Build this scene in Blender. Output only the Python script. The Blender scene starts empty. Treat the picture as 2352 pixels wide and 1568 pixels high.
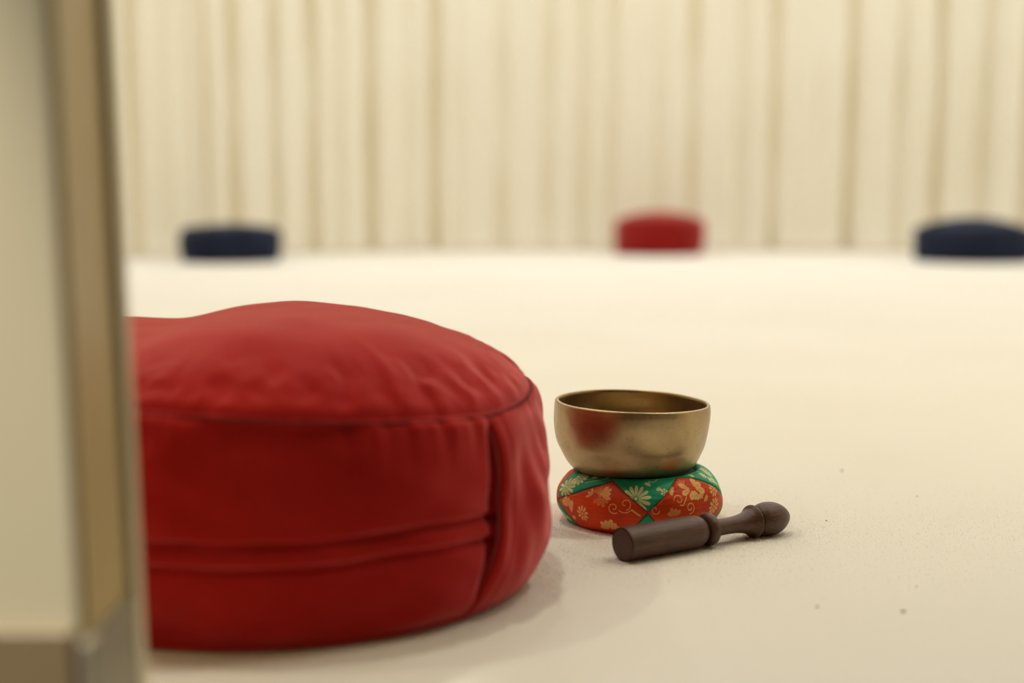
import bpy, math, random
import numpy as np
from math import pi, sin, cos, radians

random.seed(7)
rng = np.random.default_rng(7)
C = bpy.context.scene.collection
S = bpy.context.scene

# ------------------------------------------------------------------ camera
FPX = 3267.0
PITCH = math.atan(350 / FPX)
CAM_H = 0.26
cam_d = bpy.data.cameras.new('camera')
cam = bpy.data.objects.new('camera', cam_d)
C.objects.link(cam)
cam.location = (0, 0, CAM_H)
cam.rotation_euler = (pi / 2 - PITCH, 0, 0)
cam_d.sensor_width = 36
cam_d.lens = FPX * 36 / 2352
cam_d.clip_start = 0.02
cam_d.dof.use_dof = True
cam_d.dof.focus_distance = 1.085
cam_d.dof.aperture_fstop = 2.6
S.camera = cam

# ------------------------------------------------------------------ world, exposure
w = bpy.data.worlds.new('world')
S.world = w
w.use_nodes = True
w.node_tree.nodes['Background'].inputs[0].default_value = (1.0, .9, .75, 1)
w.node_tree.nodes['Background'].inputs[1].default_value = 0.02
S.view_settings.view_transform = 'Standard'
S.view_settings.look = 'None'
S.view_settings.gamma = 1
S.view_settings.use_curve_mapping = False
S.view_settings.exposure = 0.0
S.cycles.use_denoising = True
S.cycles.max_bounces = 10
S.cycles.diffuse_bounces = 7
S.cycles.glossy_bounces = 5
S.cycles.caustics_reflective = False
S.cycles.caustics_refractive = False
S.cycles.sample_clamp_indirect = 4

WARM = (.96, 1.0, 1.06)
ROOM_H = 2.7
# positions of the hall's recessed ceiling lights and the power of each
WARM_NEAR = (1.0, .93, .78)       # the row over the doorway has warmer lamps
LAMPS = [(x, y, p) for x in (-1.7, -0.3, 1.1, 2.5) for y, p in ((1.3, 11.0), (2.7, 4.3), (4.1, 2.0), (5.15, 13.0))]
CORRIDOR_LAMP = (-0.95, -0.50, 3.0)
WALL_FILL_SPOT = 500.0        # unseen narrow beam added to brighten the camera side of the doorway wall
CORRIDOR_H = 2.4
CURTAIN_FILL_POWER = 19.0  # power of the added fill behind the curtain

# ------------------------------------------------------------------ helpers
def tag(o, label=None, cat=None, group=None, kind=None):
    if label: o['label'] = label
    if cat: o['category'] = cat
    if group: o['group'] = group
    if kind: o['kind'] = kind
    return o

def empty(name, loc=(0, 0, 0)):
    o = bpy.data.objects.new(name, None)
    o.empty_display_size = .05
    C.objects.link(o)
    o.location = loc
    return o

def mesh_np(name, V, Fc, mat=None, parent=None, smooth=True, attr=None):
    """V (n,3), Fc (m,4) quads -> one mesh object"""
    me = bpy.data.meshes.new(name)
    V = np.asarray(V, np.float32); Fc = np.asarray(Fc, np.int32)
    me.vertices.add(len(V)); me.vertices.foreach_set('co', V.ravel())
    k = Fc.shape[1]
    me.loops.add(Fc.size); me.loops.foreach_set('vertex_index', Fc.ravel())
    me.polygons.add(len(Fc))
    me.polygons.foreach_set('loop_start', np.arange(0, Fc.size, k, dtype=np.int32))
    me.polygons.foreach_set('use_smooth', np.full(len(Fc), smooth))
    if attr:
        for an, av in attr.items():
            a = me.attributes.new(an, 'FLOAT', 'POINT')
            a.data.foreach_set('value', np.asarray(av, np.float32))
    me.update(calc_edges=True)
    me.validate()
    o = bpy.data.objects.new(name, me)
    C.objects.link(o)
    if mat: me.materials.append(mat)
    if parent: o.parent = parent
    return o

def grid_faces(nr, nc, wrap=False):
    """faces of a grid with nr rows, nc columns (index r*nc+c)"""
    r = np.arange(nr - 1)[:, None]
    c = np.arange(nc if wrap else nc - 1)[None, :]
    c2 = (c + 1) % nc
    a = r * nc + c; b = r * nc + c2; d = (r + 1) * nc + c; e = (r + 1) * nc + c2
    return np.stack([a, b, e, d], -1).reshape(-1, 4)

def catmull(p, n=12):
    p = np.asarray(p, float)
    q = np.vstack([2 * p[0] - p[1], p, 2 * p[-1] - p[-2]])
    o = []
    for i in range(1, len(q) - 2):
        t = np.linspace(0, 1, n, endpoint=False)[:, None]
        o.append(.5 * (2 * q[i] + (-q[i-1] + q[i+1]) * t + (2 * q[i-1] - 5 * q[i] + 4 * q[i+1] - q[i+2]) * t * t
                       + (-q[i-1] + 3 * q[i] - 3 * q[i+1] + q[i+2]) * t ** 3))
    o.append(p[-1:])
    return np.vstack(o)

def lathe(name, prof, mat, parent=None, n=128, axis='z'):
    prof = np.asarray(prof, float)
    th = np.linspace(0, 2 * pi, n, endpoint=False)
    R = prof[:, 0][:, None]; Z = prof[:, 1][:, None] + 0 * th
    X = R * np.cos(th); Y = R * np.sin(th)
    V = np.stack([X, Y, Z], -1).reshape(-1, 3)
    if axis == 'x':
        V = V[:, [2, 0, 1]]
    return mesh_np(name, V, grid_faces(len(prof), n, True), mat, parent)

def box(name, lo, hi, mat, parent=None, bevel=0.0):
    lo = np.array(lo); hi = np.array(hi)
    V = np.array([[(lo, hi)[i][0], (lo, hi)[j][1], (lo, hi)[k][2]] for i in (0, 1) for j in (0, 1) for k in (0, 1)])
    F = [(0, 1, 3, 2), (4, 6, 7, 5), (0, 4, 5, 1), (2, 3, 7, 6), (0, 2, 6, 4), (1, 5, 7, 3)]
    o = mesh_np(name, V, F, mat, parent, smooth=False)
    if bevel:
        b = o.modifiers.new('bevel', 'BEVEL'); b.width = bevel; b.segments = 3
    return o

def struct(o):
    o['kind'] = 'structure'
    return o

class Noise:
    """smooth random field: a sum of random plane waves"""
    def __init__(s, seed, scale, n=24, dim=3):
        r = np.random.default_rng(seed)
        d = r.normal(size=(n, dim)); d /= np.linalg.norm(d, axis=1)[:, None]
        s.k = d * (2 * pi / scale) * r.uniform(.5, 1.6, (n, 1)); s.p = r.uniform(0, 2 * pi, n); s.n = n
    def __call__(s, *xyz):
        o = 0
        for i in range(s.n):
            a = s.p[i]
            for j, x in enumerate(xyz): a = a + x * s.k[i, j]
            o = o + np.sin(a)
        return o / math.sqrt(s.n / 2)

def sstep(a, b, x):
    t = np.clip((x - a) / (b - a), 0, 1)
    return t * t * (3 - 2 * t)

# ------------------------------------------------------------------ materials
def mat(name):
    m = bpy.data.materials.new(name)
    m.use_nodes = True
    nt = m.node_tree
    return m, nt, nt.nodes['Principled BSDF']

def N(nt, t, **kw):
    n = nt.nodes.new(t)
    for k, v in kw.items():
        if k in n.inputs: n.inputs[k].default_value = v
        else: setattr(n, k, v)
    return n

def ramp(nt, fac, stops):
    r = nt.nodes.new('ShaderNodeValToRGB')
    e = r.color_ramp.elements
    while len(e) < len(stops): e.new(.5)
    for i, (p, c) in enumerate(stops):
        e[i].position = p; e[i].color = (*c, 1)
    nt.links.new(fac, r.inputs[0])
    return r.outputs[0]

def bump(nt, h, bsdf, strength=.3, dist=.001, prev=None):
    b = N(nt, 'ShaderNodeBump', Strength=strength, Distance=dist)
    nt.links.new(h, b.inputs['Height'])
    if prev: nt.links.new(prev, b.inputs['Normal'])
    nt.links.new(b.outputs[0], bsdf.inputs['Normal'])
    return b.outputs[0]

def objco(nt):
    return N(nt, 'ShaderNodeTexCoord').outputs['Object']

def noise(nt, scale, detail=3, rough=.5, vec=None):
    n = N(nt, 'ShaderNodeTexNoise', Scale=scale, Detail=detail, Roughness=rough)
    nt.links.new(vec if vec else objco(nt), n.inputs['Vector'])
    return n.outputs['Fac']

def mapping(nt, scale=(1, 1, 1), rot=(0, 0, 0)):
    mp = N(nt, 'ShaderNodeMapping', Scale=scale, Rotation=rot)
    nt.links.new(objco(nt), mp.inputs['Vector'])
    return mp.outputs[0]

def simple(name, col, rough=.6, metal=0., var=.06, scale=30):
    m, nt, b = mat(name)
    c0 = tuple(x * (1 - var) for x in col); c1 = tuple(min(1, x * (1 + var)) for x in col)
    nt.links.new(ramp(nt, noise(nt, scale), [(.3, c0), (.7, c1)]), b.inputs['Base Color'])
    b.inputs['Roughness'].default_value = rough
    b.inputs['Metallic'].default_value = metal
    return m

def carpet_mat():
    m, nt, b = mat('carpet')
    v = objco(nt)
    broad = ramp(nt, noise(nt, 2.2, 3), [(.35, (.80, .765, .685)), (.65, (.825, .795, .72))])
    fine = ramp(nt, noise(nt, 900, 3, .7), [(.3, (.86, .84, .80)), (.62, (1, 1, 1))])
    mx = N(nt, 'ShaderNodeMixRGB', blend_type='MULTIPLY'); mx.inputs[0].default_value = .5
    nt.links.new(broad, mx.inputs[1]); nt.links.new(fine, mx.inputs[2])
    # sparse flecks in the yarn
    vo = N(nt, 'ShaderNodeTexVoronoi', Scale=55.0); nt.links.new(v, vo.inputs['Vector'])
    fl = ramp(nt, vo.outputs['Distance'], [(.018, (.55, .5, .42)), (.035, (1, 1, 1))])
    mx2 = N(nt, 'ShaderNodeMixRGB', blend_type='MULTIPLY'); mx2.inputs[0].default_value = .55
    nt.links.new(mx.outputs[0], mx2.inputs[1]); nt.links.new(fl, mx2.inputs[2])
    nt.links.new(mx2.outputs[0], b.inputs['Base Color'])
    b.inputs['Roughness'].default_value = .95
    b.inputs['Specular IOR Level'].default_value = .1
    b.inputs['Sheen Weight'].default_value = .15
    n1 = bump(nt, noise(nt, 1100, 3, .7), b, .55, .0010)
    bump(nt, noise(nt, 260, 3, .6), b, .35, .0012, n1)
    return m

def curtain_mat():
    m, nt, b = mat('curtain_cloth')
    col = ramp(nt, noise(nt, 3, 2), [(.3, (.89, .87, .78)), (.7, (.91, .895, .82))])
    nt.links.new(col, b.inputs['Base Color'])
    b.inputs['Roughness'].default_value = .9
    b.inputs['Specular IOR Level'].default_value = .1
    b.inputs['Sheen Weight'].default_value = .1
    tr = N(nt, 'ShaderNodeBsdfTranslucent'); tr.inputs[0].default_value = (.92, .84, .62, 1)
    ms = N(nt, 'ShaderNodeMixShader'); ms.inputs[0].default_value = .34
    nt.links.new(b.outputs[0], ms.inputs[1]); nt.links.new(tr.outputs[0], ms.inputs[2])
    nt.links.new(ms.outputs[0], nt.nodes['Material Output'].inputs['Surface'])
    bump(nt, noise(nt, 500, 2), b, .1, .0005)
    return m

def cotton_mat(name, dark, light, spec=.15, sheen=.25, tint=(1, .6, .55), twill=1.0):
    m, nt, b = mat(name)
    col = ramp(nt, noise(nt, 13, 4, .6), [(.28, dark), (.72, light)])
    nt.links.new(col, b.inputs['Base Color'])
    b.inputs['Roughness'].default_value = .85
    b.inputs['Specular IOR Level'].default_value = spec
    b.inputs['Sheen Weight'].default_value = sheen
    b.inputs['Sheen Tint'].default_value = (*tint, 1)
    b.inputs['Sheen Roughness'].default_value = .4
    wv = N(nt, 'ShaderNodeTexWave', Scale=230.0, Distortion=1.5)
    wv.inputs['Detail'].default_value = 1
    nt.links.new(mapping(nt, (1, 1, 1), (0.5, .4, .9)), wv.inputs['Vector'])
    n1 = bump(nt, wv.outputs['Fac'], b, .22 * twill, .0006)
    bump(nt, noise(nt, 700, 2), b, .15 * twill, .0005, n1)
    return m

def brass_mat():
    m, nt, b = mat('aged_brass')
    c = ramp(nt, noise(nt, 38, 5, .62), [(.3, (.33, .235, .115)), (.55, (.42, .31, .165)), (.75, (.47, .36, .20))])
    spots = ramp(nt, noise(nt, 420, 2, .6), [(.27, (.5, .42, .34)), (.36, (1, 1, 1))])
    mx = N(nt, 'ShaderNodeMixRGB', blend_type='MULTIPLY'); mx.inputs[0].default_value = .6
    nt.links.new(c, mx.inputs[1]); nt.links.new(spots, mx.inputs[2])
    nt.links.new(mx.outputs[0], b.inputs['Base Color'])
    b.inputs['Metallic'].default_value = .88
    rr = ramp(nt, noise(nt, 60, 4), [(.3, (.30, .30, .30)), (.7, (.40, .40, .40))])
    nt.links.new(rr, b.inputs['Roughness'])
    n1 = bump(nt, noise(nt, 5, 4, .6, mapping(nt, (6, 6, 260))), b, .06, .0006)
    n2 = bump(nt, noise(nt, 28, 2), b, .25, .004, n1)
    bump(nt, noise(nt, 1600, 2), b, .10, .0003, n2)
    return m

def wood_mat():
    m, nt, b = mat('dark_rosewood')
    v = mapping(nt, (4, 60, 60))
    c = ramp(nt, noise(nt, 14, 5, .65, v), [(.25, (.026, .009, .005)), (.5, (.068, .027, .013)), (.75, (.125, .054, .027))])
    scr = ramp(nt, noise(nt, 55, 3, .6), [(.62, (1, 1, 1)), (.75, (1.7, 1.55, 1.45))])
    mx = N(nt, 'ShaderNodeMixRGB', blend_type='MULTIPLY'); mx.inputs[0].default_value = .8
    nt.links.new(c, mx.inputs[1]); nt.links.new(scr, mx.inputs[2])
    nt.links.new(mx.outputs[0], b.inputs['Base Color'])
    b.inputs['Roughness'].default_value = .42
    b.inputs['Specular IOR Level'].default_value = .45
    bump(nt, noise(nt, 20, 4, .7, v), b, .35, .0006)
    return m

def brocade_mat(name, base_a, base_b, gold):
    """woven silk: the attribute 'gold' says where the metal thread floats on the face"""
    m, nt, b = mat(name)
    at = N(nt, 'ShaderNodeAttribute'); at.attribute_name = 'gold'
    bc = ramp(nt, noise(nt, 60, 3), [(.3, base_a), (.7, base_b)])
    # diagonal thread pattern of the gold weft
    wv = N(nt, 'ShaderNodeTexWave', Scale=420.0, Distortion=.6)
    nt.links.new(mapping(nt, (1, 1, 1), (0, .6, .3)), wv.inputs['Vector'])
    th = ramp(nt, wv.outputs['Fac'], [(.22, (.6, .6, .6)), (.5, (1, 1, 1))])
    mu = N(nt, 'ShaderNodeMath', operation='MULTIPLY')
    nt.links.new(at.outputs['Fac'], mu.inputs[0]); nt.links.new(th, mu.inputs[1])
    mx = N(nt, 'ShaderNodeMixRGB')
    nt.links.new(mu.outputs[0], mx.inputs[0]); nt.links.new(bc, mx.inputs[1]); mx.inputs[2].default_value = (*gold, 1)
    nt.links.new(mx.outputs[0], b.inputs['Base Color'])
    mm = N(nt, 'ShaderNodeMath', operation='MULTIPLY'); mm.inputs[1].default_value = .15
    nt.links.new(mu.outputs[0], mm.inputs[0]); nt.links.new(mm.outputs[0], b.inputs['Metallic'])
    b.inputs['Roughness'].default_value = .55
    b.inputs['Specular IOR Level'].default_value = .22
    w1 = N(nt, 'ShaderNodeTexWave', Scale=90.0, Distortion=3.0)
    nt.links.new(mapping(nt, (1, 1, 1), (0, pi / 2, 0)), w1.inputs['Vector'])
    n1 = bump(nt, w1.outputs['Fac'], b, .22, .0006)
    bump(nt, mu.outputs[0], b, .5, .0003, n1)
    return m

M_carpet = carpet_mat()
M_curtain = curtain_mat()
M_paint = simple('cream_wall_paint', (.80, .76, .68), .7, var=.02, scale=3)
M_gloss = simple('cream_gloss_paint', (.60, .53, .35), .38, var=.03, scale=4)
M_reveal = simple('tan_gloss_paint', (.46, .35, .16), .4, var=.04, scale=6)
M_ceiling = simple('ceiling_paint', (.82, .78, .70), .8, var=.01, scale=3)
M_skirt = simple('brown_skirting_paint', (.23, .165, .085), .45, var=.06, scale=8)
M_skirt_grey = simple('grey_skirting_paint', (.25, .22, .15), .45, var=.05, scale=8)
M_pile = simple('cream_pile', (.83, .785, .69), .95, var=.05, scale=200)
nt_ = M_pile.node_tree; _tr = N(nt_, 'ShaderNodeBsdfTranslucent'); _tr.inputs[0].default_value = (.86, .82, .73, 1)
_ms = N(nt_, 'ShaderNodeMixShader'); _ms.inputs[0].default_value = .45
nt_.links.new(nt_.nodes['Principled BSDF'].outputs[0], _ms.inputs[1]); nt_.links.new(_tr.outputs[0], _ms.inputs[2])
nt_.links.new(_ms.outputs[0], nt_.nodes['Material Output'].inputs['Surface'])
M_slate = simple('dark_corridor_floor', (.055, .045, .035), .5, var=.1, scale=6)
M_corr = simple('brown_corridor_wall', (.30, .23, .15), .7, var=.03, scale=3)
M_red = cotton_mat('red_cotton', (.31, .007, .005), (.39, .013, .010), spec=.05, sheen=1.0, tint=(1, .34, .34))
M_red_far = cotton_mat('dark_red_cotton', (.19, .006, .005), (.23, .010, .008), spec=.05, sheen=1.0, tint=(1, .34, .34), twill=.5)  # red cotton darkened, standing in for shade on the far cushion's front
M_red_dark = cotton_mat('red_thread', (.14, .005, .005), (.18, .009, .009), sheen=.05)
M_navy = cotton_mat('navy_cotton', (.007, .010, .024), (.013, .018, .040), sheen=.15, tint=(.5, .6, 1), twill=.5)
M_navy_dark = cotton_mat('navy_thread', (.006, .008, .016), (.01, .012, .02), sheen=.05)
M_brass = brass_mat()
M_wood = wood_mat()
M_bro_red = brocade_mat('red_brocade', (.62, .045, .005), (.76, .075, .009), (.98, .66, .24))
M_bro_green = brocade_mat('green_brocade', (.010, .33, .17), (.02, .43, .24), (.98, .84, .38))
M_seam = simple('dark_seam_thread', (.03, .035, .02), .8)
M_metal = simple('white_enamel', (.8, .8, .78), .4)
M_lint = simple('brown_lint', (.16, .13, .08), .9)

def emit_mat(name, col, s):
    m, nt, b = mat(name)
    b.inputs['Base Color'].default_value = (.8, .8, .8, 1)
    b.inputs['Emission Color'].default_value = (*col, 1)
    b.inputs['Emission Strength'].default_value = s
    return m
M_lens = emit_mat('lit_lamp_lens', WARM, 6)

# ------------------------------------------------------------------ room shell
XL, XR, YB, YF = -3.3, 3.5, 0.537, 6.45   # hall: left, right, doorway wall (camera side), far wall
YW = 0.600                                # hall face of the doorway wall
DX0, DX1, DH = -0.170, 1.05, 2.10         # doorway opening
CY0 = -1.55                               # back of the corridor the camera stands in

struct(box('floor', (XL, YB, -.05), (XR, YF, 0), M_carpet))
struct(box('floor_corridor', (XL, CY0, -.05), (XR, YB, -.002), M_slate))
struct(box('ceiling', (XL, YW, ROOM_H), (XR, YF, ROOM_H + .1), M_ceiling))
struct(box('ceiling_corridor', (XL, CY0, CORRIDOR_H), (XR, YB, CORRIDOR_H + .1), M_corr))
struct(box('wall_left', (XL - .1, CY0, 0), (XL, YF, ROOM_H), M_paint))
struct(box('wall_right', (XR, CY0, 0), (XR + .1, YF, ROOM_H), M_paint))
struct(box('wall_back', (XL, YF, 0), (XR, YF + .1, ROOM_H), M_paint))
struct(box('wall_corridor', (XL, CY0 - .1, 0), (XR, CY0, CORRIDOR_H), M_corr))
struct(box('wall_front_left', (XL, YB, 0), (DX0, YW, ROOM_H), M_gloss, bevel=.0025))
struct(box('wall_front_right', (DX1, YB, 0), (XR, YW, ROOM_H), M_gloss, bevel=.0025))
struct(box('wall_front_top', (DX0, YB, DH), (DX1, YW, ROOM_H), M_gloss))
# lining of the doorway: the narrow tan jamb beside the camera, its stop and skirting
struct(box('trim_1', (DX0, YB + .004, .085), (DX0 + .0022, YW - .004, DH), M_reveal))
struct(box('trim_2', (DX0, YW - .003, .0), (DX0 + .0060, YW + .010, DH), M_gloss, bevel=.002))
struct(box('baseboard_front', (XL, YB - .006, 0), (DX0 - .001, YB, .0915), M_skirt, bevel=.002))
struct(box('baseboard_jamb', (DX0, YB - .004, 0), (DX0 + .005, YW - .004, .086), M_skirt_grey, bevel=.0015))
struct(box('baseboard_right', (XR - .012, YW, 0), (XR, YF, .09), M_skirt))
struct(box('baseboard_left', (XL, YW, 0), (XL + .012, YF, .09), M_skirt))

# the jamb stands slightly out of plumb
for o_ in bpy.data.objects:
    if o_.name.split('.')[0] in ('wall_front_left', 'trim_1', 'trim_2', 'baseboard_jamb', 'baseboard_front'):
        for v_ in o_.data.vertices:
            if v_.co.x > -1: v_.co.x += (.20 - v_.co.z) * .021

# ------------------------------------------------------------------ ceiling lights
def ceiling_light(x, y, z, power, label, group=None):
    t = tag(empty('ceiling_light', (x, y, z)), label, 'ceiling light', group)
    lathe('frame', [(.062, -.001), (.062, -.008), (.070, -.011), (.082, -.009), (.085, -.003), (.085, 0)], M_metal, t, 48)
    lathe('diffuser', [(.0002, -.004), (.03, -.0045), (.0618, -.004), (.0618, -.002), (.0002, -.002)], M_lens, t, 48)
    ld = bpy.data.lights.new('lamp', 'AREA')
    ld.shape = 'DISK'; ld.size = .12; ld.energy = power; ld.color = WARM if y > 2 else WARM_NEAR
    ld.spread = radians(165)
    lo = bpy.data.objects.new('lamp', ld); C.objects.link(lo)
    lo.parent = t; lo.location = (0, 0, -.013)
    return t
for (x, y, p) in LAMPS:
    ceiling_light(x, y, ROOM_H, p, 'round recessed ceiling light glowing warm white in the hall ceiling', 'recessed lights in the hall ceiling')
cl = ceiling_light(CORRIDOR_LAMP[0], CORRIDOR_LAMP[1], CORRIDOR_H, CORRIDOR_LAMP[2],
                   'round recessed light in the corridor ceiling outside the doorway')
sd = bpy.data.lights.new('spot', 'SPOT')  # fill added for the wall left of the doorway
sd.energy = WALL_FILL_SPOT; sd.color = (1, .95, .86); sd.spot_size = radians(14.5); sd.spot_blend = .35; sd.shadow_soft_size = .04
so = bpy.data.objects.new('spot', sd); C.objects.link(so); so.parent = cl
so.location = (0, 0, -.03)
from mathutils import Vector
so.rotation_euler = (Vector((-.43, .528, .20)) - Vector((CORRIDOR_LAMP[0], CORRIDOR_LAMP[1], CORRIDOR_H - .03))).to_track_quat('-Z', 'Y').to_euler()

# unseen fill light added behind the curtain to brighten and warm its folds
curtain_fill = tag(empty('curtain_fill_light', (.1, 6.34, ROOM_H)), 'long warm fill light added unseen behind the curtain', 'fill light')
box('fill_housing', (-2.9, -.04, -.03), (2.9, .04, 0), M_metal, curtain_fill)
cd = bpy.data.lights.new('tube', 'AREA'); cd.shape = 'RECTANGLE'; cd.size = 5.6; cd.size_y = .05  # area lamp of the added curtain fill
cd.energy = CURTAIN_FILL_POWER; cd.color = (1, .90, .68)
co = bpy.data.objects.new('tube', cd); C.objects.link(co); co.parent = curtain_fill; co.location = (0, 0, -.035)

# ------------------------------------------------------------------ curtains
def pxX(px, d): return (px - 1176) / FPX * d

base_px = np.array([200, 300, 470, 700, 1000, 1340, 1770, 1950, 2352, 2600])
base_d = np.array([5.28, 5.36, 5.56, 5.78, 6.04, 6.04, 6.02, 5.97, 5.80, 5.68])
#            px,  amp, sigma(px)   folds receding from the viewer
VALLEYS = [(180, .05, 14), (245, .05, 14), (315, .060, 10), (385, .020, 16), (440, .020, 12), (480, .05, 8), (538, .085, 16), (590, .018, 12), (637, .055, 9),
           (680, .015, 10), (719, .075, 11), (781, .050, 11), (853, .095, 11), (900, .016, 10), (936, .035, 12), (998, .105, 11), (1050, .020, 14),
           (1100, .02, 12), (1153, .060, 14), (1205, .02, 12), (1258, .060, 12), (1300, .015, 9), (1339, .055, 12), (1402, .060, 11), (1455, .02, 12),
           (1509, .045, 12), (1545, .015, 9), (1584, .075, 10), (1640, .018, 12), (1695, .045, 13), (1733, .015, 8), (1770, .090, 10), (1825, .02, 12),
           (1872, .040, 14), (1910, .016, 9), (1946, .105, 11), (2005, .02, 12), (2060, .070, 14), (2105, .015, 9), (2148, .095, 12), (2205, .018, 12),
           (2256, .075, 16), (2305, .016, 10), (2345, .080, 11), (2420, .07, 14), (2500, .07, 14), (2590, .06, 14), (2680, .06, 14), (2780, .06, 14), (2900, .06, 14), (3050, .06, 16)]

def curtain(name, p0, p1, seed, label, shift=0.0, base=None):
    n = int((p1 - p0) / 1.6)
    px = np.linspace(p0, p1, n)
    d = np.interp(px, base_px, base_d) if base is None else np.interp(px, *base)
    zs = np.concatenate([np.linspace(.016, .2, 14), np.linspace(.24, 2.62, 44)])
    wob = Noise(seed, 1.4, 8, 2); wob2 = Noise(seed + 1, .8, 8, 2); ph = Noise(seed + 2, .25, 10, 1)
    rows = []
    for z in zs:
        X = pxX(px, d)
        depth = np.zeros_like(px)
        for i, (vx, a, s) in enumerate(VALLEYS):
            sh = 2.2 * wob(vx * .01, z) * min(1, z)
            aa = 1.05 * a * (1 + .12 * wob2(vx * .013, z))
            q = (px - vx - sh) / (s * 1.3)
            depth += aa * np.exp(-np.abs(q) ** 1.7)
        depth += .006 * ph(X) 
        hem = .010 * np.exp(-z / .05)            # cloth kicks out a little at the hem
        Y = d + depth - .03 - hem * (1 - depth * 6)
        rows.append(np.stack([X * (1 + .010 * z), Y, np.full(n, z) + .004 * wob(X * 3, 0 * X) * (z < .1)], -1))
    V = np.array(rows).reshape(-1, 3)
    t = tag(empty(name, (float(V[:, 0].mean()), float(d.mean()), 0)), label, 'curtain')
    off = np.array(t.location)
    o = mesh_np('curtain_panel', V - off, grid_faces(len(zs), n), M_curtain, t)
    # stitched hem band at the foot
    hv = []
    for z in (.0165, .030, .048, .050):
        k = np.abs(zs - z).argmin()
        r = rows[k].copy(); r[:, 2] = z
        r[:, 1] -= .0022 if z < .05 else .0002
        hv.append(r)
    mesh_np('hem', np.array(hv).reshape(-1, 3) - off, grid_faces(4, n), M_curtain, t)
    # heading tape at the top
    r = rows[-1].copy(); hv = []
    for z, dy in ((2.55, 0), (2.552, -.003), (2.63, -.003), (2.632, 0)):
        q = r.copy(); q[:, 2] = z; q[:, 1] += dy; hv.append(q)
    mesh_np('heading_tape', np.array(hv).reshape(-1, 3) - off, grid_faces(4, n), M_curtain, t)
    return t

curtain('curtain', 462, 3000, 11, 'long cream curtain drawn across the far wall behind the red cushion')
curtain('curtain', -260, 459, 31, 'short cream curtain panel at the far left, ending behind the navy cushion',
        base=([-260, 200, 300, 400, 459], [5.10, 5.26, 5.34, 5.42, 5.47]))
# curtain rail following the cloth
rp = np.array([(pxX(p, np.interp(p, base_px, base_d)), np.interp(p, base_px, base_d) + .01) for p in np.linspace(-200, 3000, 60)])
V = []
for (dx, dz) in ((-.012, 2.632), (.012, 2.632), (.012, ROOM_H), (-.012, ROOM_H)):
    V.append(np.c_[rp[:, 0] * 1.026, rp[:, 1] + dx, np.full(len(rp), dz)])
V = np.array(V + [V[0]])
tag(mesh_np('curtain_rail', V.reshape(-1, 3), grid_faces(5, len(rp)), M_metal, smooth=False),
    'white ceiling track carrying the long cream curtains', 'curtain rail')

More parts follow.
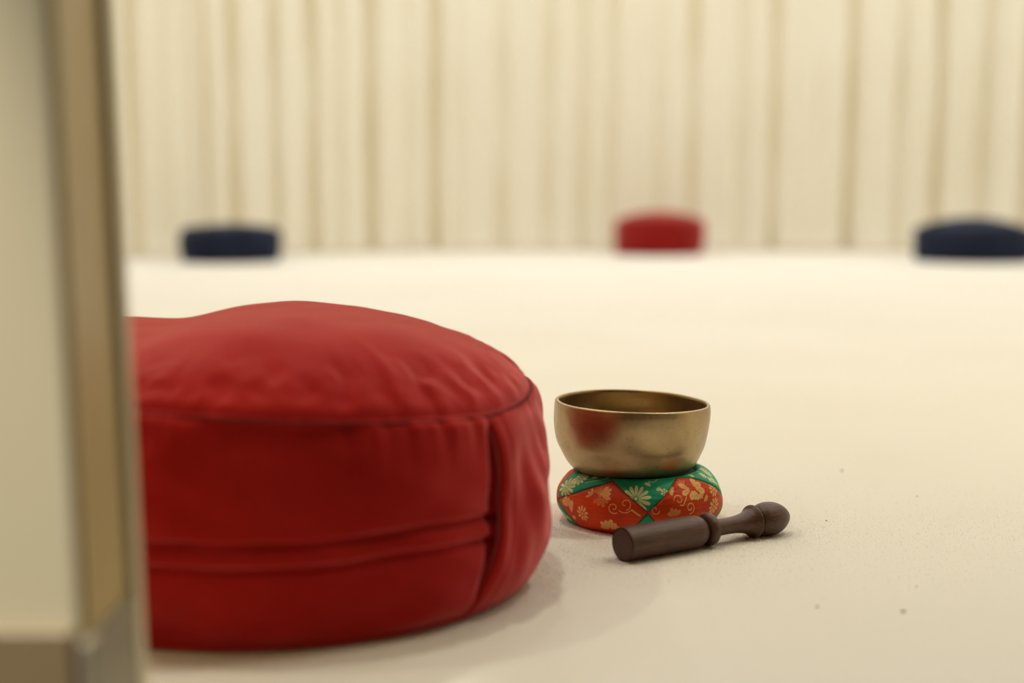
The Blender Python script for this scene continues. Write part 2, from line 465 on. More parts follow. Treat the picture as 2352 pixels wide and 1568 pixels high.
# ------------------------------------------------------------------ meditation cushions
def zafu(loc, R, Hs, Hc, cloth, thread, label, seed, hi=True, strap=None, group=None, oval=(1, 1), dip=0.0,
         lean=0.0, seam_tab=None, creases=True, power=3.0, pucker=1.0, lump=.45, rotz=0.0, prof=None):
    t = tag(empty('meditation_cushion', loc), label, 'cushion', group)
    t.rotation_euler = (0, 0, rotz)
    nt_ = 900 if hi else 200
    th = np.linspace(-pi, pi, nt_, endpoint=False)          # 0 = towards the camera, + = right
    cs, sn = np.sin(th), -np.cos(th)
    Rs = R * .945
    n_big = Noise(seed, R * 1.1, 14, 2); n_mid = Noise(seed + 1, R * .38, 20, 2); n_an = Noise(seed + 2, .35, 16, 2)
    n_s1 = Noise(seed + 3, R * .8, 16, 3); n_s2 = Noise(seed + 4, R * .28, 18, 3)
    # angular field made periodic by sampling on the circle
    angf = Noise(seed + 5, .16, 22, 2)(np.cos(th), np.sin(th))
    angl = Noise(seed + 6, .9, 12, 2)(np.cos(th), np.sin(th))
    ang2 = Noise(seed + 7, .09, 22, 2)(np.cos(th), np.sin(th))
    seam_z = Hs + .0022 * angl * R / .185
    if seam_tab: seam_z = np.interp(np.degrees(th), *seam_tab)
    def place(r, z, thc, ths):
        x = r * thc * oval[0]; y = r * ths * oval[1]
        return np.stack([x + lean * z, y, z], -1)
    # ---- top panel
    rr = np.concatenate([np.linspace(0.002, .7, 50 if hi else 14), np.linspace(.71, 1, 70 if hi else 14)[0:]])
    Rg = rr[:, None] * Rs; X = Rg * cs; Y = Rg * sn
    u = rr[:, None]
    Z = Hs + (Hc - Hs) * (1 - u ** power)
    edge = sstep(.0, .35, 1 - u)
    Z = Z + .0026 * lump * n_big(X, Y) * edge + .0009 * lump * n_mid(X, Y) * edge
    w_ = (1 - u) * Rs
    Z = Z + pucker * .00055 * (np.clip(angf, -1.4, 1.4) + .3 * np.clip(angl, 0, 1.5) * np.clip(ang2, -1.4, 1.4)) * np.exp(-((w_ - .010) / .016) ** 2) * (1 + .3 * np.clip(n_mid(X * .6, Y * .6), -1.5, 1.5))
    Z = Z + pucker * .0005 * np.clip(angf - .3, 0, 3) * np.exp(-((w_ - .028) / .026) ** 2)
    dents = Noise(seed + 12, R * .22, 22, 2); fine_ = Noise(seed + 13, R * .10, 22, 2)
    zone = np.exp(-((w_ - .022) / .016) ** 2)
    Z = Z - pucker * .0013 * np.clip(dents(X * 1.25 + Y * .5, Y * .8 - X * .4), -.4, 2.0) * zone
    Z = Z + pucker * .0004 * fine_(X, Y) * np.exp(-((w_ - .012) / .012) ** 2)
    Z = Z - .0048 * np.exp(-(w_ / .0032) ** 2)                       # cloth pulled down into the seam
    Z = Z + (seam_z - Hs)[None, :] * u ** 4
    if dip:
        Z = Z + (-dip * np.exp(-((X + .075) / .042) ** 2) + 1.5 * dip * sstep(.06, .15, -X)) * edge
    V = place(Rg, Z, cs, sn).reshape(-1, 3)
    mesh_np('top_panel', V, grid_faces(len(rr), nt_, True), cloth, t)
    # ---- side panel with underside
    if prof is None:
        prof = [(.945, 1.0), (.957, .972), (.970, .91), (.986, .79), (.998, .60), (.995, .35), (.975, .15), (.945, .045), (.90, .0), (.6, 0), (.01, 0)]
    pc = catmull(prof, 26 if hi else 6)
    ns = len(pc)
    Rp = pc[:, 0][:, None] * R + 0 * th; zz = pc[:, 1][:, None]
    Zp = np.clip(zz, 0, 9) * seam_z[None, :] - (zz >= .999) * 0
    sidew = sstep(0, .12, zz) * sstep(0, .06, 1 - zz)
    Xs = R * cs + 0 * Zp; Ys = R * sn + 0 * Zp
    Rp = Rp + (.0022 * n_s1(Xs, Ys, Zp) + .0008 * n_s2(Xs, Ys, Zp * 2)) * sidew
    Rp = Rp + pucker * .0005 * (ang2 + angf) * np.exp(-((1 - zz) * Hs / .022) ** 2) * sstep(0, .03, 1 - zz)
    Rp = Rp - .0035 * np.exp(-((1 - zz) * Hs / .0032) ** 2)
    R_free = Rp.copy()
    if creases:
        win = sstep(radians(-170), radians(-120), th) * (1 if strap is None else 1)
        zc = .0640 + .0010 * angl - .0012 * np.abs(th)
        for dz, a, s in ((0, -.0042, .0026), (-.0060, .0010, .0030), (-.0135, -.0030, .0019), (-.0090, .0010, .0022)):
            Rp = Rp + a * win * np.exp(-((Zp - zc - dz) / s) ** 2) * sstep(0, .2, 1 - zz)
    if strap:
        a0, a1 = radians(strap[0]), radians(strap[1])
        dd = th - a0 + radians(8) * np.clip(1 - zz, 0, 1) ** 3
        groove = np.exp(-((dd + .008) / .022) ** 2) * sstep(.02, .35, zz) * sstep(0, .18, 1 - zz)
        Rp = Rp - .0060 * groove
    V = place(Rp, np.maximum(Zp, .0005), cs, sn).reshape(-1, 3)
    mesh_np('side_panel', V, grid_faces(ns, nt_, True), cloth, t)
    # ---- stitched seam cord sunk between the two panels
    m = 8; tt = np.linspace(0, 2 * pi, m, endpoint=False)
    rad = .0012
    rc = (Rs + .0003) + rad * np.cos(tt)[:, None] + 0 * th
    zc_ = seam_z[None, :] - .0032 + rad * np.sin(tt)[:, None]
    V = place(rc, zc_, cs, sn)
    V = np.concatenate([V, V[:1]]).reshape(-1, 3)
    mesh_np('seam', V, grid_faces(m + 1, nt_, True), thread, t)
    # ---- carrying strap
    if strap:
        a0, a1 = radians(strap[0]), radians(strap[1])
        na, nz = 50, 120
        k = np.linspace(0, 1, nz)[:, None]              # 0 top .. 1 bottom
        zz = .985 - .955 * k
        ai = np.linspace(0, 1, na)[None, :]
        left = a0 + radians(.5) * np.sin(pi * k) - radians(8.0) * k ** 3
        th2 = left + (a1 - left) * ai
        kz = np.searchsorted(-np.maximum(pc[:, 1], 0), -zz[:, 0]).clip(0, ns - 1)
        kt = ((th2 + pi) / (2 * pi) * nt_).astype(int) % nt_
        rbase = R_free[kz[:, None], kt]
        for _ in range(25):                                # the stiff strap bridges the small creases below it
            rbase[1:-1] = (rbase[:-2] + rbase[1:-1] * 2 + rbase[2:]) / 4
            rbase[:, 1:-1] = (rbase[:, :-2] + rbase[:, 1:-1] * 2 + rbase[:, 2:]) / 4
        lift = .0012 * sstep(0, .12, k) + .0008 + .0032 * np.sin(pi * k) ** 1.3
        edgeroll = -.0022 * (np.exp(-ai / .03) + np.exp(-(1 - ai) / .03))
        stitch = -.0007 * np.exp(-((ai - .13) / .02) ** 2) - .0007 * np.exp(-((ai - .87) / .02) ** 2)
        nn = Noise(seed + 9, .05, 16, 2)
        r_ = rbase + lift + edgeroll + stitch + .0009 * nn(th2 * R * 1.6, zz * Hs * .55) * np.sin(pi * k)
        z_ = zz * np.interp(np.degrees(th2), np.degrees(th), seam_z)
        outer = place(r_, z_ + 0 * th2, np.sin(th2), -np.cos(th2))
        inner = place(r_ - .0032, z_ + 0 * th2, np.sin(th2), -np.cos(th2))
        V = np.concatenate([outer.reshape(-1, 3), inner.reshape(-1, 3)])
        F = grid_faces(nz, na); Fi = F[:, ::-1] + nz * na
        rim = []
        idx = np.arange(nz * na).reshape(nz, na)
        for line in (idx[0], idx[-1], idx[:, 0], idx[:, -1]):
            for i in range(len(line) - 1):
                rim.append((line[i], line[i + 1], line[i + 1] + nz * na, line[i] + nz * na))
        mesh_np('carrying_strap', V, np.concatenate([F, Fi, np.array(rim)]), cloth, t)
    return t

NZ = dict(group=None)
z1 = zafu((-.162, .950, 0), .185, .131, .180, M_red, M_red_dark,
     'large round red meditation cushion with side strap, beside the brass bowl', 3, True, strap=(57, 82), dip=.006, power=3.4,
          seam_tab=([-180, -60, -13, 1, 14, 35, 57, 70, 85, 110, 180], [.136, .139, .1392, .1370, .1338, .1300, .1258, .1270, .1298, .133, .136]))
z2 = zafu((pxX(531, 5.14), 5.14, 0), .183, .118, .135, M_navy, M_navy_dark,
     'flat-topped navy meditation cushion standing before the left end of the curtain', 40, False, creases=False, lump=.15, pucker=.3)
z3 = zafu((pxX(1511, 5.70), 5.70, 0), .181, .138, .172, M_red_far, M_red_dark,
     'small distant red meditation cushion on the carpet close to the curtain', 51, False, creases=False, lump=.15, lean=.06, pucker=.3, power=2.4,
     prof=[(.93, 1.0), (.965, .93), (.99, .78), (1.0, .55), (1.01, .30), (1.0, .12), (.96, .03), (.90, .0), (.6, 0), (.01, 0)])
z4 = zafu((pxX(2232, 5.16), 5.16, 0), .212, .120, .160, M_navy, M_navy_dark,
     'domed navy meditation cushion cut off by the right edge of the photo', 62, False, creases=False, lump=.15, pucker=.3, power=2.0)

# ------------------------------------------------------------------ brocade ring cushion
CX, CY = .1005, 1.108
CP = [(.002, 0), (.030, 0), (.052, .0002), (.0582, .003), (.0623, .009), (.0640, .0145), (.0643, .0205), (.0630, .029), (.0575, .0365), (.0512, .0408),
      (.0465, .0412), (.0435, .0376), (.036, .0334), (.025, .0318), (.002, .0314)]
cp = catmull(CP, 40)
sl = np.r_[0, np.cumsum(np.hypot(*np.diff(cp, axis=0).T))]
s_off = sl[80] + .0013                                   # s is measured from the contact ring (.050, 0)
total = sl[-1] - s_off
# sampling of s (mm) and angle
s_mm = np.unique(np.concatenate([np.linspace(-s_off * 1000, 4, 30), np.linspace(4, 62, 210), np.linspace(62, total * 1000, 24)]))
f1 = np.linspace(-105, 105, 820); f2 = np.linspace(105, 255, 190)[1:-1]
ph_deg = np.concatenate([f1, f2])
PHd, SM = np.meshgrid(ph_deg, s_mm)
PHd = np.where(PHd > 180, PHd - 360, PHd)

TOPB = np.array([(-212, 28), (-210, 24), (-195, 38), (-182, 49), (-165, 38), (-147, 24), (-118, 40), (-98, 50), (-77.5, 51), (-75, 24), (-55.6, 33.4), (-44.4, 40.8),
                 (-35.9, 45.4), (-28.5, 50.5), (-18.8, 41.5), (-8.6, 32.7), (0.8, 24.4), (8.8, 32.1), (18, 40.8), (29.5, 52), (42.1, 48.6), (50, 43.2),
                 (62.8, 34.1), (75.5, 24.5), (92, 40), (112, 50), (132, 40), (150, 24), (165, 38), (178, 49)], float)
TIPS = [-210, -147, -75, 0.8, 75.5, 150]
def top_b(p):
    return np.interp(p, TOPB[:, 0], TOPB[:, 1])
def bot_b(p):
    d = np.min([np.abs(p - t) for t in TIPS], axis=0)
    return 24 - 1.38 * d
isred = (SM < top_b(PHd)) & (SM > bot_b(PHd))

# motifs, drawn in millimetres on the cloth: a = arc along the girth, s = distance up the side
A = np.radians(PHd) * 64.0
def sm(d, w=.16):            # soft inside test for signed distance (mm)
    return np.clip(.5 - d / (2 * w), 0, 1)
gold_r = np.zeros_like(A); gold_g = np.zeros_like(A)

def local(a0, s0, rot=0.0):
    x = A - a0; y = SM - s0
    c_, s_ = cos(rot), sin(rot)
    return x * c_ + y * s_, -x * s_ + y * c_

def obov(u):
    """half width of an obovate petal, u = 0 at its foot, 1 at its round tip"""
    tip = np.sqrt(np.clip(1 - ((u - .68) / .32) ** 2, 0, 1))
    foot = .22 + .78 * np.clip(u / .68, 0, 1) ** .9
    return np.where(u > .68, tip, foot)

def daisy(g, deg, s0, r, n=9, rot=0.0, hole=.26, fat=.80, arc=None, vein=False, strength=1.0):
    x, y = local(radians(deg) * 64, s0, rot)
    rad = np.hypot(x, y); an = np.arctan2(y, x)
    k = np.round(an / (2 * pi / n)); da = an - k * 2 * pi / n
    u = np.clip((rad / r - hole) / (1 - hole), 0, 1)
    half = fat * (pi / n) * r * .72 * obov(u)
    inside = sm(np.abs(rad * np.sin(da)) - half, .12) * sm(rad - r) * sm(hole * 1.15 * r - rad)
    if vein:
        inside = inside * (1 - .85 * sm(np.abs(rad * np.sin(da)) - .13, .10) * (u < .7))
    inside = np.maximum(inside, sm(rad - hole * r * .72))
    np.maximum(g, inside * strength, out=g)

def petal(g, deg, s0, L, W, rot, vein=3, strength=1.0):
    x, y = local(radians(deg) * 64, s0, rot)
    u = np.clip(x / L, 0, 1)
    v = sm(np.abs(y) - W * .42 * obov(u), .12) * (x > .12 * L) * (x < L)
    if vein:
        q = np.abs(y) / (W * .42 * (.3 + .7 * u) + 1e-6)
        lines = sm(np.abs(y) - .11, .08)
        if vein > 2: lines = np.maximum(lines, sm(np.abs(q - .52) * W * .42 - .10, .08))
        v = v * (1 - .8 * lines * (u > .15) * (u < .78))
    np.maximum(g, v * strength, out=g)

def fan(g, deg, s0, L, W, a0, a1, n, vein=3, strength=1.0):
    for i in range(n):
        petal(g, deg, s0, L * (1 - .12 * (i % 2)), W, a0 + (a1 - a0) * i / max(1, n - 1), vein, strength)

def scroll(g, deg, s0, r, turns=1.6, rot=0.0, width=.34, hand=1):
    tt = np.linspace(.25, 1, 60) * turns * 2 * pi
    rr_ = r * tt / tt[-1]
    xs = radians(deg) * 64 + rr_ * np.cos(tt * hand + rot); ys = s0 + rr_ * np.sin(tt * hand + rot)
    polyline(g, xs, ys, width)

def polyline(g, xs, ys, width=.34):
    xs = np.asarray(xs, float); ys = np.asarray(ys, float)
    m = (A > xs.min() - 1) & (A < xs.max() + 1) & (SM > ys.min() - 1) & (SM < ys.max() + 1)
    if not m.any(): return
    a_, s_ = A[m], SM[m]; best = np.full(a_.shape, 1e9)
    for i in range(len(xs) - 1):
        dx, dy = xs[i+1] - xs[i], ys[i+1] - ys[i]; L2 = dx*dx + dy*dy + 1e-9
        t_ = np.clip(((a_ - xs[i]) * dx + (s_ - ys[i]) * dy) / L2, 0, 1)
        best = np.minimum(best, np.hypot(a_ - xs[i] - t_ * dx, s_ - ys[i] - t_ * dy))
    g[m] = np.maximum(g[m], sm(best - width))

def leaf_sprig(g, deg, s0, size, rot):
    for k in range(-2, 3):
        petal(g, deg, s0, size * (1 - .12 * abs(k)), size * .34, rot + k * .55, 0)

mm = lambda deg: radians(deg) * 64
# --- red panel on the left of the front tip
daisy(gold_r, -47.5, 18.3, 6.4, 9, .2, .24, .72)
fan(gold_r, -26, 8.0, 9.5, 4.6, radians(12), radians(172), 6, 3)
fan(gold_r, -33.5, 36.0, 10.0, 3.9, radians(-18), radians(62), 4, 2, .95)
fan(gold_r, -34.5, 36.0, 8.5, .8, radians(70), radians(160), 7, 0, .75)
fan(gold_r, -40, 34.5, 6.5, 2.6, radians(120), radians(200), 3, 2, .8)
fan(gold_r, -32, 34, 8.5, 3.6, radians(-140), radians(-35), 4, 5, .38)
daisy(gold_r, -33.5, 36.2, 2.4, 8, 0, .6, .9)
scroll(gold_r, -22.3, 26.6, 4.6, 1.5, 2.2)
scroll(gold_r, -14.2, 30.0, 4.8, 1.25, .2, hand=-1)
polyline(gold_r, [mm(-18.3), mm(-15.5), mm(-12.5), mm(-9.8)], [24.6, 23.2, 23.6, 25.6])
polyline(gold_r, [mm(-9.8), mm(-7.5), mm(-4.2)], [25.6, 24.0, 21.5], .6)
# rose near the left tip
fan(gold_r, -63.0, 20.5, 8.5, 5.0, radians(40), radians(150), 4, 3)
fan(gold_r, -61.5, 22.0, 5.5, 3.6, radians(-60), radians(20), 3, 2)
leaf_sprig(gold_r, -60, 13.5, 4.0, radians(-60))
# --- red panel on the right
fan(gold_r, 35.5, 38.5, 11.5, 5.2, radians(150), radians(195), 2, 5)
fan(gold_r, 37.5, 38.0, 8.5, 5.5, radians(-125), radians(-70), 3, 3)
fan(gold_r, 39.5, 39.0, 9.5, 6.0, radians(-25), radians(70), 3, 3)
fan(gold_r, 30.5, 41, 8.0, .9, radians(60), radians(150), 6, 0, .8)
fan(gold_r, 17.0, 40.5, 5.0, 3.2, radians(-70), radians(20), 3, 2)
scroll(gold_r, 22.6, 32.0, 4.3, 1.3, 1.2)
scroll(gold_r, 31.6, 25.6, 4.6, 1.7, 2.6, hand=-1)
polyline(gold_r, [mm(23.5), mm(25.5), mm(27.0), mm(29.5)], [28.2, 27.6, 29.8, 33.5], .42)
fan(gold_r, 18.5, 20.5, 6.5, 3.4, radians(35), radians(150), 4, 5, .62)
daisy(gold_r, 56.5, 34.3, 5.2, 8, .3, .28, .75)
daisy(gold_r, 56.5, 22.5, 6.6, 10, .1, .24, .72)
leaf_sprig(gold_r, 42.0, 34.5, 4.8, radians(-60))
leaf_sprig(gold_r, 46.0, 31.0, 4.2, radians(-40))
scroll(gold_r, 5.6, 26.0, 3.6, 1.2, -1.6)
leaf_sprig(gold_r, 68.0, 28.0, 4.0, radians(30))
daisy(gold_r, 44.0, 15.0, 5.0, 9, .2)
# --- green cloth, front triangle
daisy(gold_g, -7.2, 34.2, 11.8, 13, .1, .16, .70, None, True)
daisy(gold_g, 13.2, 38.6, 3.4, 6, .4, .3, .8)
leaf_sprig(gold_g, 9.8, 40.2, 3.6, radians(100))
leaf_sprig(gold_g, 1.0, 45.5, 4.5, radians(60))
polyline(gold_g, [mm(3), mm(6), mm(9), mm(11)], [50, 48.5, 50, 53], .28)
# green, upper right
for d_, s_, r_ in ((52, 56.5, 5.0), (62, 55.0, 5.2), (57, 46.5, 4.6), (66, 38.5, 5.0), (70, 45.5, 4.6), (60, 41.0, 3.6), (74, 33, 4.2), (45, 51.5, 3.4)):
    leaf_sprig(gold_g, d_, s_, r_ * 1.2, radians(d_ * 7 % 360)); daisy(gold_g, d_, s_, r_ * .55, 6, .2)
# green, upper left
daisy(gold_g, -66.5, 36.0, 9.5, 11, .3, .14, .7, None, True)
daisy(gold_g, -60.5, 47.0, 7.5, 11, .1, .2, .78, None, True)
scroll(gold_g, -68, 52.0, 3.4, 1.3, .6)
leaf_sprig(gold_g, -48, 50.0, 5, radians(100))
leaf_sprig(gold_g, -36, 53.0, 4.5, radians(70))
polyline(gold_g, [mm(-52), mm(-46), mm(-40), mm(-34)], [44, 47.5, 49.5, 53], .28)
for d_, s_ in ((0.5, 12), (-1, 6), (-76, 12), (77, 13), (-70, 8)):
    daisy(gold_g, d_, s_, 3.4, 7, .3)
# round the back, repeats of the same figures
for k, d_ in enumerate((92, 112, 130, 168, -95, -112, -130, -168)):
    daisy(gold_r, d_, 20 + 6 * (k % 2), 6, 9, k * .3, .24, .72)
    scroll(gold_r, d_ + 8, 32 - 8 * (k % 2), 4.4, 1.5, k)
    leaf_sprig(gold_r, d_ - 7, 36 - 9 * (k % 2), 4.5, k)
for k, d_ in enumerate((75, 150, -147, 100, 125, 175, -100, -125, -172)):
    daisy(gold_g, d_, 48, 7, 12, k * .2, .16, .8, None, True)
gold_r *= .93 + .07 * np.sin(A * 3); gold_g *= .93

soft = Noise(90, .045, 16, 3)
PHr = np.radians(PHd)
Rb = np.interp(SM / 1000 + s_off, sl, cp[:, 0]); Zb = np.interp(SM / 1000 + s_off, sl, cp[:, 1])
dseam = np.minimum(np.abs(SM - top_b(PHd)), np.abs(SM - bot_b(PHd)))
x_, y_ = Rb * np.sin(PHr), -Rb * np.cos(PHr)
inb = sstep(2, 10, SM) * (1 - sstep(50, 56, SM))
puff = .0009 * soft(x_, y_, Zb) * inb - .0010 * np.exp(-(dseam / 1.1) ** 2) * inb
Zr = Zb + .0016 * np.sin(PHr) * sstep(.020, .041, Zb) * sstep(.040, .052, Rb) * (SM > 20)
P3 = np.stack([(Rb + puff) * np.sin(PHr), -(Rb + puff) * np.cos(PHr), np.maximum(Zr + .3 * puff * (SM > 24), .0003)], -1)
P3 = P3.reshape(-1, 3)
Fq = grid_faces(len(s_mm), len(ph_deg), True)
ring = tag(empty('ring_cushion', (CX, CY, 0)), 'plump round brocade cushion in red and green patchwork with gold flowers, under the brass bowl', 'cushion')
fa = np.radians(PHd.reshape(-1)[Fq]); fs = SM.reshape(-1)[Fq].mean(1)
fang = np.degrees(np.arctan2(np.sin(fa).mean(1), np.cos(fa).mean(1)))
fred = (fs < top_b(fang)) & (fs > bot_b(fang))
def sub(sel, name, m_, g):
    f = Fq[sel]
    if not len(f): return
    u_, inv = np.unique(f, return_inverse=True)
    return mesh_np(name, P3[u_], inv.reshape(f.shape), m_, ring, attr={'gold': g.reshape(-1)[u_]})
tl = [-147, -75, .8, 75.5, 150]
for i in range(5):
    a, b = tl[i], tl[(i + 1) % 5]
    selr = fred & ((fang > a) & (fang <= b) if a < b else ((fang > a) | (fang <= b)))
    o = sub(selr, 'side_patch', M_bro_red, gold_r)
    o['label'] = 'red patch with woven gold flowers'
gtop = ~fred & (fs >= 24); gbot = ~fred & (fs < 24)
sub(gtop, 'top_patch', M_bro_green, gold_g)['label'] = 'green star-shaped top patch with gold flowers'
sub(gbot, 'bottom_patch', M_bro_green, gold_g)['label'] = 'green underside patch'
# seam thread running along every patch edge
def seam_point(deg, s):
    i = np.interp(s / 1000 + s_off, sl, np.arange(len(sl)))
    r = np.interp(i, np.arange(len(sl)), cp[:, 0]); z = np.interp(i, np.arange(len(sl)), cp[:, 1])
    p = radians(deg)
    z += .0016 * sin(p) * float(sstep(.020, .041, z)) * float(sstep(.040, .052, r)) * (s > 20)
    x, y = r * sin(p), -r * cos(p)
    pf = (.0009 * float(soft(x, y, z)) - .0010) * float(sstep(2, 10, s) * (1 - sstep(50, 56, s)))
    return np.array([(r + pf) * sin(p), -(r + pf) * cos(p), max(z + .3 * pf * (s > 24), .0004)])
def tube(P, rad, m=6):
    P = np.asarray(P); T = np.gradient(P, axis=0); T /= np.linalg.norm(T, axis=1)[:, None] + 1e-12
    out = P - np.array([0, 0, .018]); out /= np.linalg.norm(out, axis=1)[:, None]
    B = np.cross(T, out); B /= np.linalg.norm(B, axis=1)[:, None] + 1e-12
    O = np.cross(B, T)
    tt = np.linspace(0, 2 * pi, m, endpoint=False)
    return (P[:, None, :] + rad * (np.cos(tt)[None, :, None] * B[:, None, :] + np.sin(tt)[None, :, None] * O[:, None, :])).reshape(-1, 3)
sv, sf, off = [], [], 0
degs = np.linspace(-180, 180, 721)
for fn in (top_b, bot_b):
    run = []
    for dg in list(degs) + [None]:
        if dg is not None and float(fn(np.array(dg))) > 3:
            run.append(seam_point(dg, float(fn(np.array(dg)))))
        else:
            if len(run) > 3:
                v = tube(run, .00022); sv.append(v); sf.append(grid_faces(len(run), 6, True) + off); off += len(v)
            run = []
mesh_np('seam_thread', np.concatenate(sv), np.concatenate(sf), M_seam, ring)

# ------------------------------------------------------------------ singing bowl
k = .9925
outer = catmull([(.0005, -.0036), (.014, -.0034), (.028, -.0028), (.037, -.0008), (.0461, .0047), (.0511, .0104), (.0550, .0180), (.0580, .0245), (.0598, .0310),
                 (.0611, .0375), (.0620, .0440), (.0622, .0520), (.0617, .0566)], 10)
rim = catmull([(.0616, .0572), (.0611, .0579), (.0600, .0583), (.0590, .0579), (.0586, .0568)], 6)
inner = catmull([(.0585, .0558), (.0593, .0505), (.0595, .0440), (.0586, .0375), (.0573, .0310), (.0552, .0245), (.0518, .0180), (.0479, .0118), (.0432, .0066),
                 (.0345, .0018), (.026, -.0003), (.014, -.0009), (.0005, -.0010)], 10)
bowl_t = tag(empty('singing_bowl', (.0931, CY + .001, .0366)), 'aged brass singing bowl resting on the red and green brocade cushion', 'bowl')
bowl_t.rotation_euler = (radians(.3), radians(1.7), 0)
def lathe_w(name, prof, m_, par, n=200, amp=.0004):
    prof = np.asarray(prof) * k
    th = np.linspace(0, 2 * pi, n, endpoint=False)
    nz_ = Noise(5, 1.3, 10, 2); nr = Noise(6, .05, 16, 3)
    R_ = prof[:, 0][:, None] + 0 * th; Z_ = prof[:, 1][:, None] + 0 * th
    X_ = R_ * np.cos(th); Y_ = R_ * np.sin(th)
    wz = .00013 * nz_(np.cos(th), np.sin(th))[None, :] * sstep(.03, .057, Z_)
    dr = amp * .7 * nr(X_, Y_, Z_) * sstep(.01, .03, R_)
    R_ = R_ + dr
    V = np.stack([R_ * np.cos(th), R_ * np.sin(th), Z_ + wz], -1).reshape(-1, 3)
    return mesh_np(name, V, grid_faces(len(prof), n, True), m_, par)
lathe_w('bowl_body', np.concatenate([outer, rim, inner]), M_brass, bowl_t)

# ------------------------------------------------------------------ mallet
# turned profile along its length: (radius, position) in millimetres
mp_ = [(.05, 0), (11.0, 0), (12.0, .35), (12.55, 1.2), (12.8, 3), (13.0, 38), (12.9, 67), (12.6, 70), (11.6, 74.5), (9.6, 78), (7.6, 79.6),
       (7.6, 80.0), (10.2, 80.5), (12.2, 81.8), (12.9, 84.0), (12.6, 86.6), (11.0, 88.6), (8.0, 89.6), (7.2, 90.4), (6.8, 93), (6.5, 101), (6.6, 109), (7.2, 116),
       (8.4, 122.5), (10.4, 127.5), (12.3, 130.0), (13.2, 131.4), (13.0, 132.6), (10.4, 133.4), (8.5, 134.0), (8.5, 135.8), (10.4, 137.0),
       (12.4, 140.2), (13.5, 144.5), (13.7, 149), (13.0, 154.5), (11.3, 159.5), (8.6, 164.3), (5.2, 168.3), (2.7, 170.2), (.05, 170.8)]
pm = []
for i in range(len(mp_) - 1):
    a, b = mp_[i], mp_[i + 1]
    pm.append(a)
pm.append(mp_[-1])
pm = np.array(pm) / 1000
def part_of(i0, i1, name, n=6):
    q = catmull(pm[i0:i1 + 1], n)
    return q
mal = empty('bowl_mallet', (0, 0, 0))
tag(mal, 'turned dark wooden striking mallet lying on the carpet in front of the brocade cushion', 'mallet')
MSC = .938
def mlathe(name, i0, i1):
    q = catmull(pm[i0:i1 + 1], 6) * MSC
    q[:, 0] = np.maximum(q[:, 0], 2e-5)
    return lathe(name, q, M_wood, mal, 96, 'x')
mlathe('grip', 0, 11)
mlathe('collar', 11, 17)
mlathe('neck', 17, 29)
mlathe('tip', 29, len(pm) - 1)
P0 = np.array([.0775, .9765]); P1 = np.array([.2100, 1.0655])
ang = math.atan2(P1[1] - P0[1], P1[0] - P0[0])
mal.location = (P0[0], P0[1], .0130 * MSC + .0002)
mal.rotation_euler = (0.4, 0, ang)

# ------------------------------------------------------------------ lint on the carpet
def ground(px, py):
    b = math.atan((py - 784) / FPX) + PITCH
    y = CAM_H / math.tan(b)
    dd = y * cos(PITCH) + CAM_H * sin(PITCH)
    return (px - 1176) / FPX * dd, y
def lint(px, py, size, seed, label):
    r = np.random.default_rng(seed)
    x, y = ground(px, py)
    th = np.linspace(0, 2 * pi, 14, endpoint=False); ph = np.linspace(.08, pi - .08, 9)
    nn = Noise(seed, 1.2, 10, 3)
    X = np.sin(ph)[:, None] * np.cos(th); Y = np.sin(ph)[:, None] * np.sin(th); Z = np.cos(ph)[:, None] + 0 * th
    rr_ = 1 + .28 * nn(X, Y, Z)
    V = np.stack([X * rr_, Y * rr_ * .8, Z * rr_ * .5], -1).reshape(-1, 3) * size
    o = mesh_np('lint_speck', V, grid_faces(9, 14, True), M_lint)
    o.location = (x, y, size * .42)
    o.rotation_euler = (0, 0, seed)
    tag(o, label, 'lint', 'specks of lint on the carpet')
lint(1934, 1081, .0011, 1, 'brown lint speck on bare carpet up and right of the mallet tip')
lint(1898, 1196, .0007, 2, 'tiny dark lint speck on the carpet just right of the mallet tip')
lint(2075, 1405, .0012, 3, 'largest grey-brown lint speck, on the carpet nearest the lower right corner')
lint(1877, 1394, .0009, 4, 'faint lint speck on the carpet below the mallet tip')
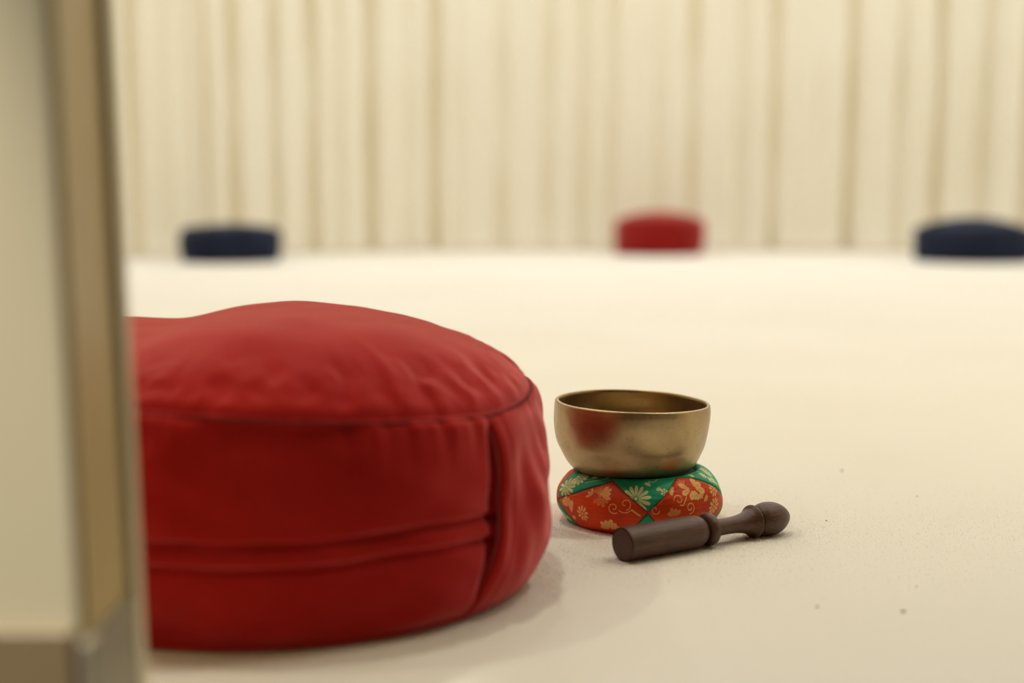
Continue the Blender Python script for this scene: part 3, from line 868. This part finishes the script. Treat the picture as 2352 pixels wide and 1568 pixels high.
lint(2105, 1347, .0006, 5, 'very small lint speck just above the largest speck at lower right')
lint(2106, 1140, .0006, 6, 'very small lint speck farthest right on the carpet')

# ------------------------------------------------------------------ carpet pile in the zone that is in focus
def pile():
    r = np.random.default_rng(99)
    n = 620000
    x = r.uniform(-.22, .55, n); y = r.uniform(.78, 1.50, n)
    # dense at the contact lines, thinning away from them
    dc = np.abs(np.hypot(x - CX, y - CY) - .055)
    t_ = np.clip(((x - P0[0]) * (P1[0] - P0[0]) + (y - P0[1]) * (P1[1] - P0[1])) / ((P1 - P0) ** 2).sum(), 0, 1)
    dm = np.hypot(x - P0[0] - t_ * (P1[0] - P0[0]), y - P0[1] - t_ * (P1[1] - P0[1]))
    dz = np.abs(np.hypot(x + .162, y - .95) - .178)
    near = np.exp(-dc / .012) + np.exp(-dm / .016) + .7 * np.exp(-dz / .012)
    band = np.exp(-((y - 1.07) / .14) ** 2) * sstep(-.22, -.12, x) * (1 - sstep(.40, .55, x))
    keep = r.uniform(0, 1, n) < np.clip(.08 * band + .6 * near, 0, .9)
    # nothing grows inside the things that stand on the carpet
    keep &= np.hypot(x - CX, y - CY) > .050
    keep &= np.hypot(x + .162, y - .95) > .165
    keep &= ~((dm < .004))
    x, y = x[keep], y[keep]; n = len(x)
    h = r.uniform(.0004, .0013, n); a = r.uniform(0, 2 * pi, n); wd = r.uniform(.00010, .00020, n)
    lx, ly = r.normal(0, .0006, n), r.normal(0, .0006, n)
    ca, sa = np.cos(a) * wd, np.sin(a) * wd
    V = np.stack([np.stack([x - ca, y - sa, 0 * x - .0002], -1), np.stack([x + ca, y + sa, 0 * x - .0002], -1),
                  np.stack([x + lx + ca * .5, y + ly + sa * .5, h], -1), np.stack([x + lx - ca * .5, y + ly - sa * .5, h], -1)], 1).reshape(-1, 3)
    F = np.arange(4 * n).reshape(-1, 4)
    o = mesh_np('carpet_pile', V, F, M_pile, smooth=True)
    tag(o, 'short cream carpet pile standing up around the mallet and cushions', 'carpet pile', kind='stuff')
pile()
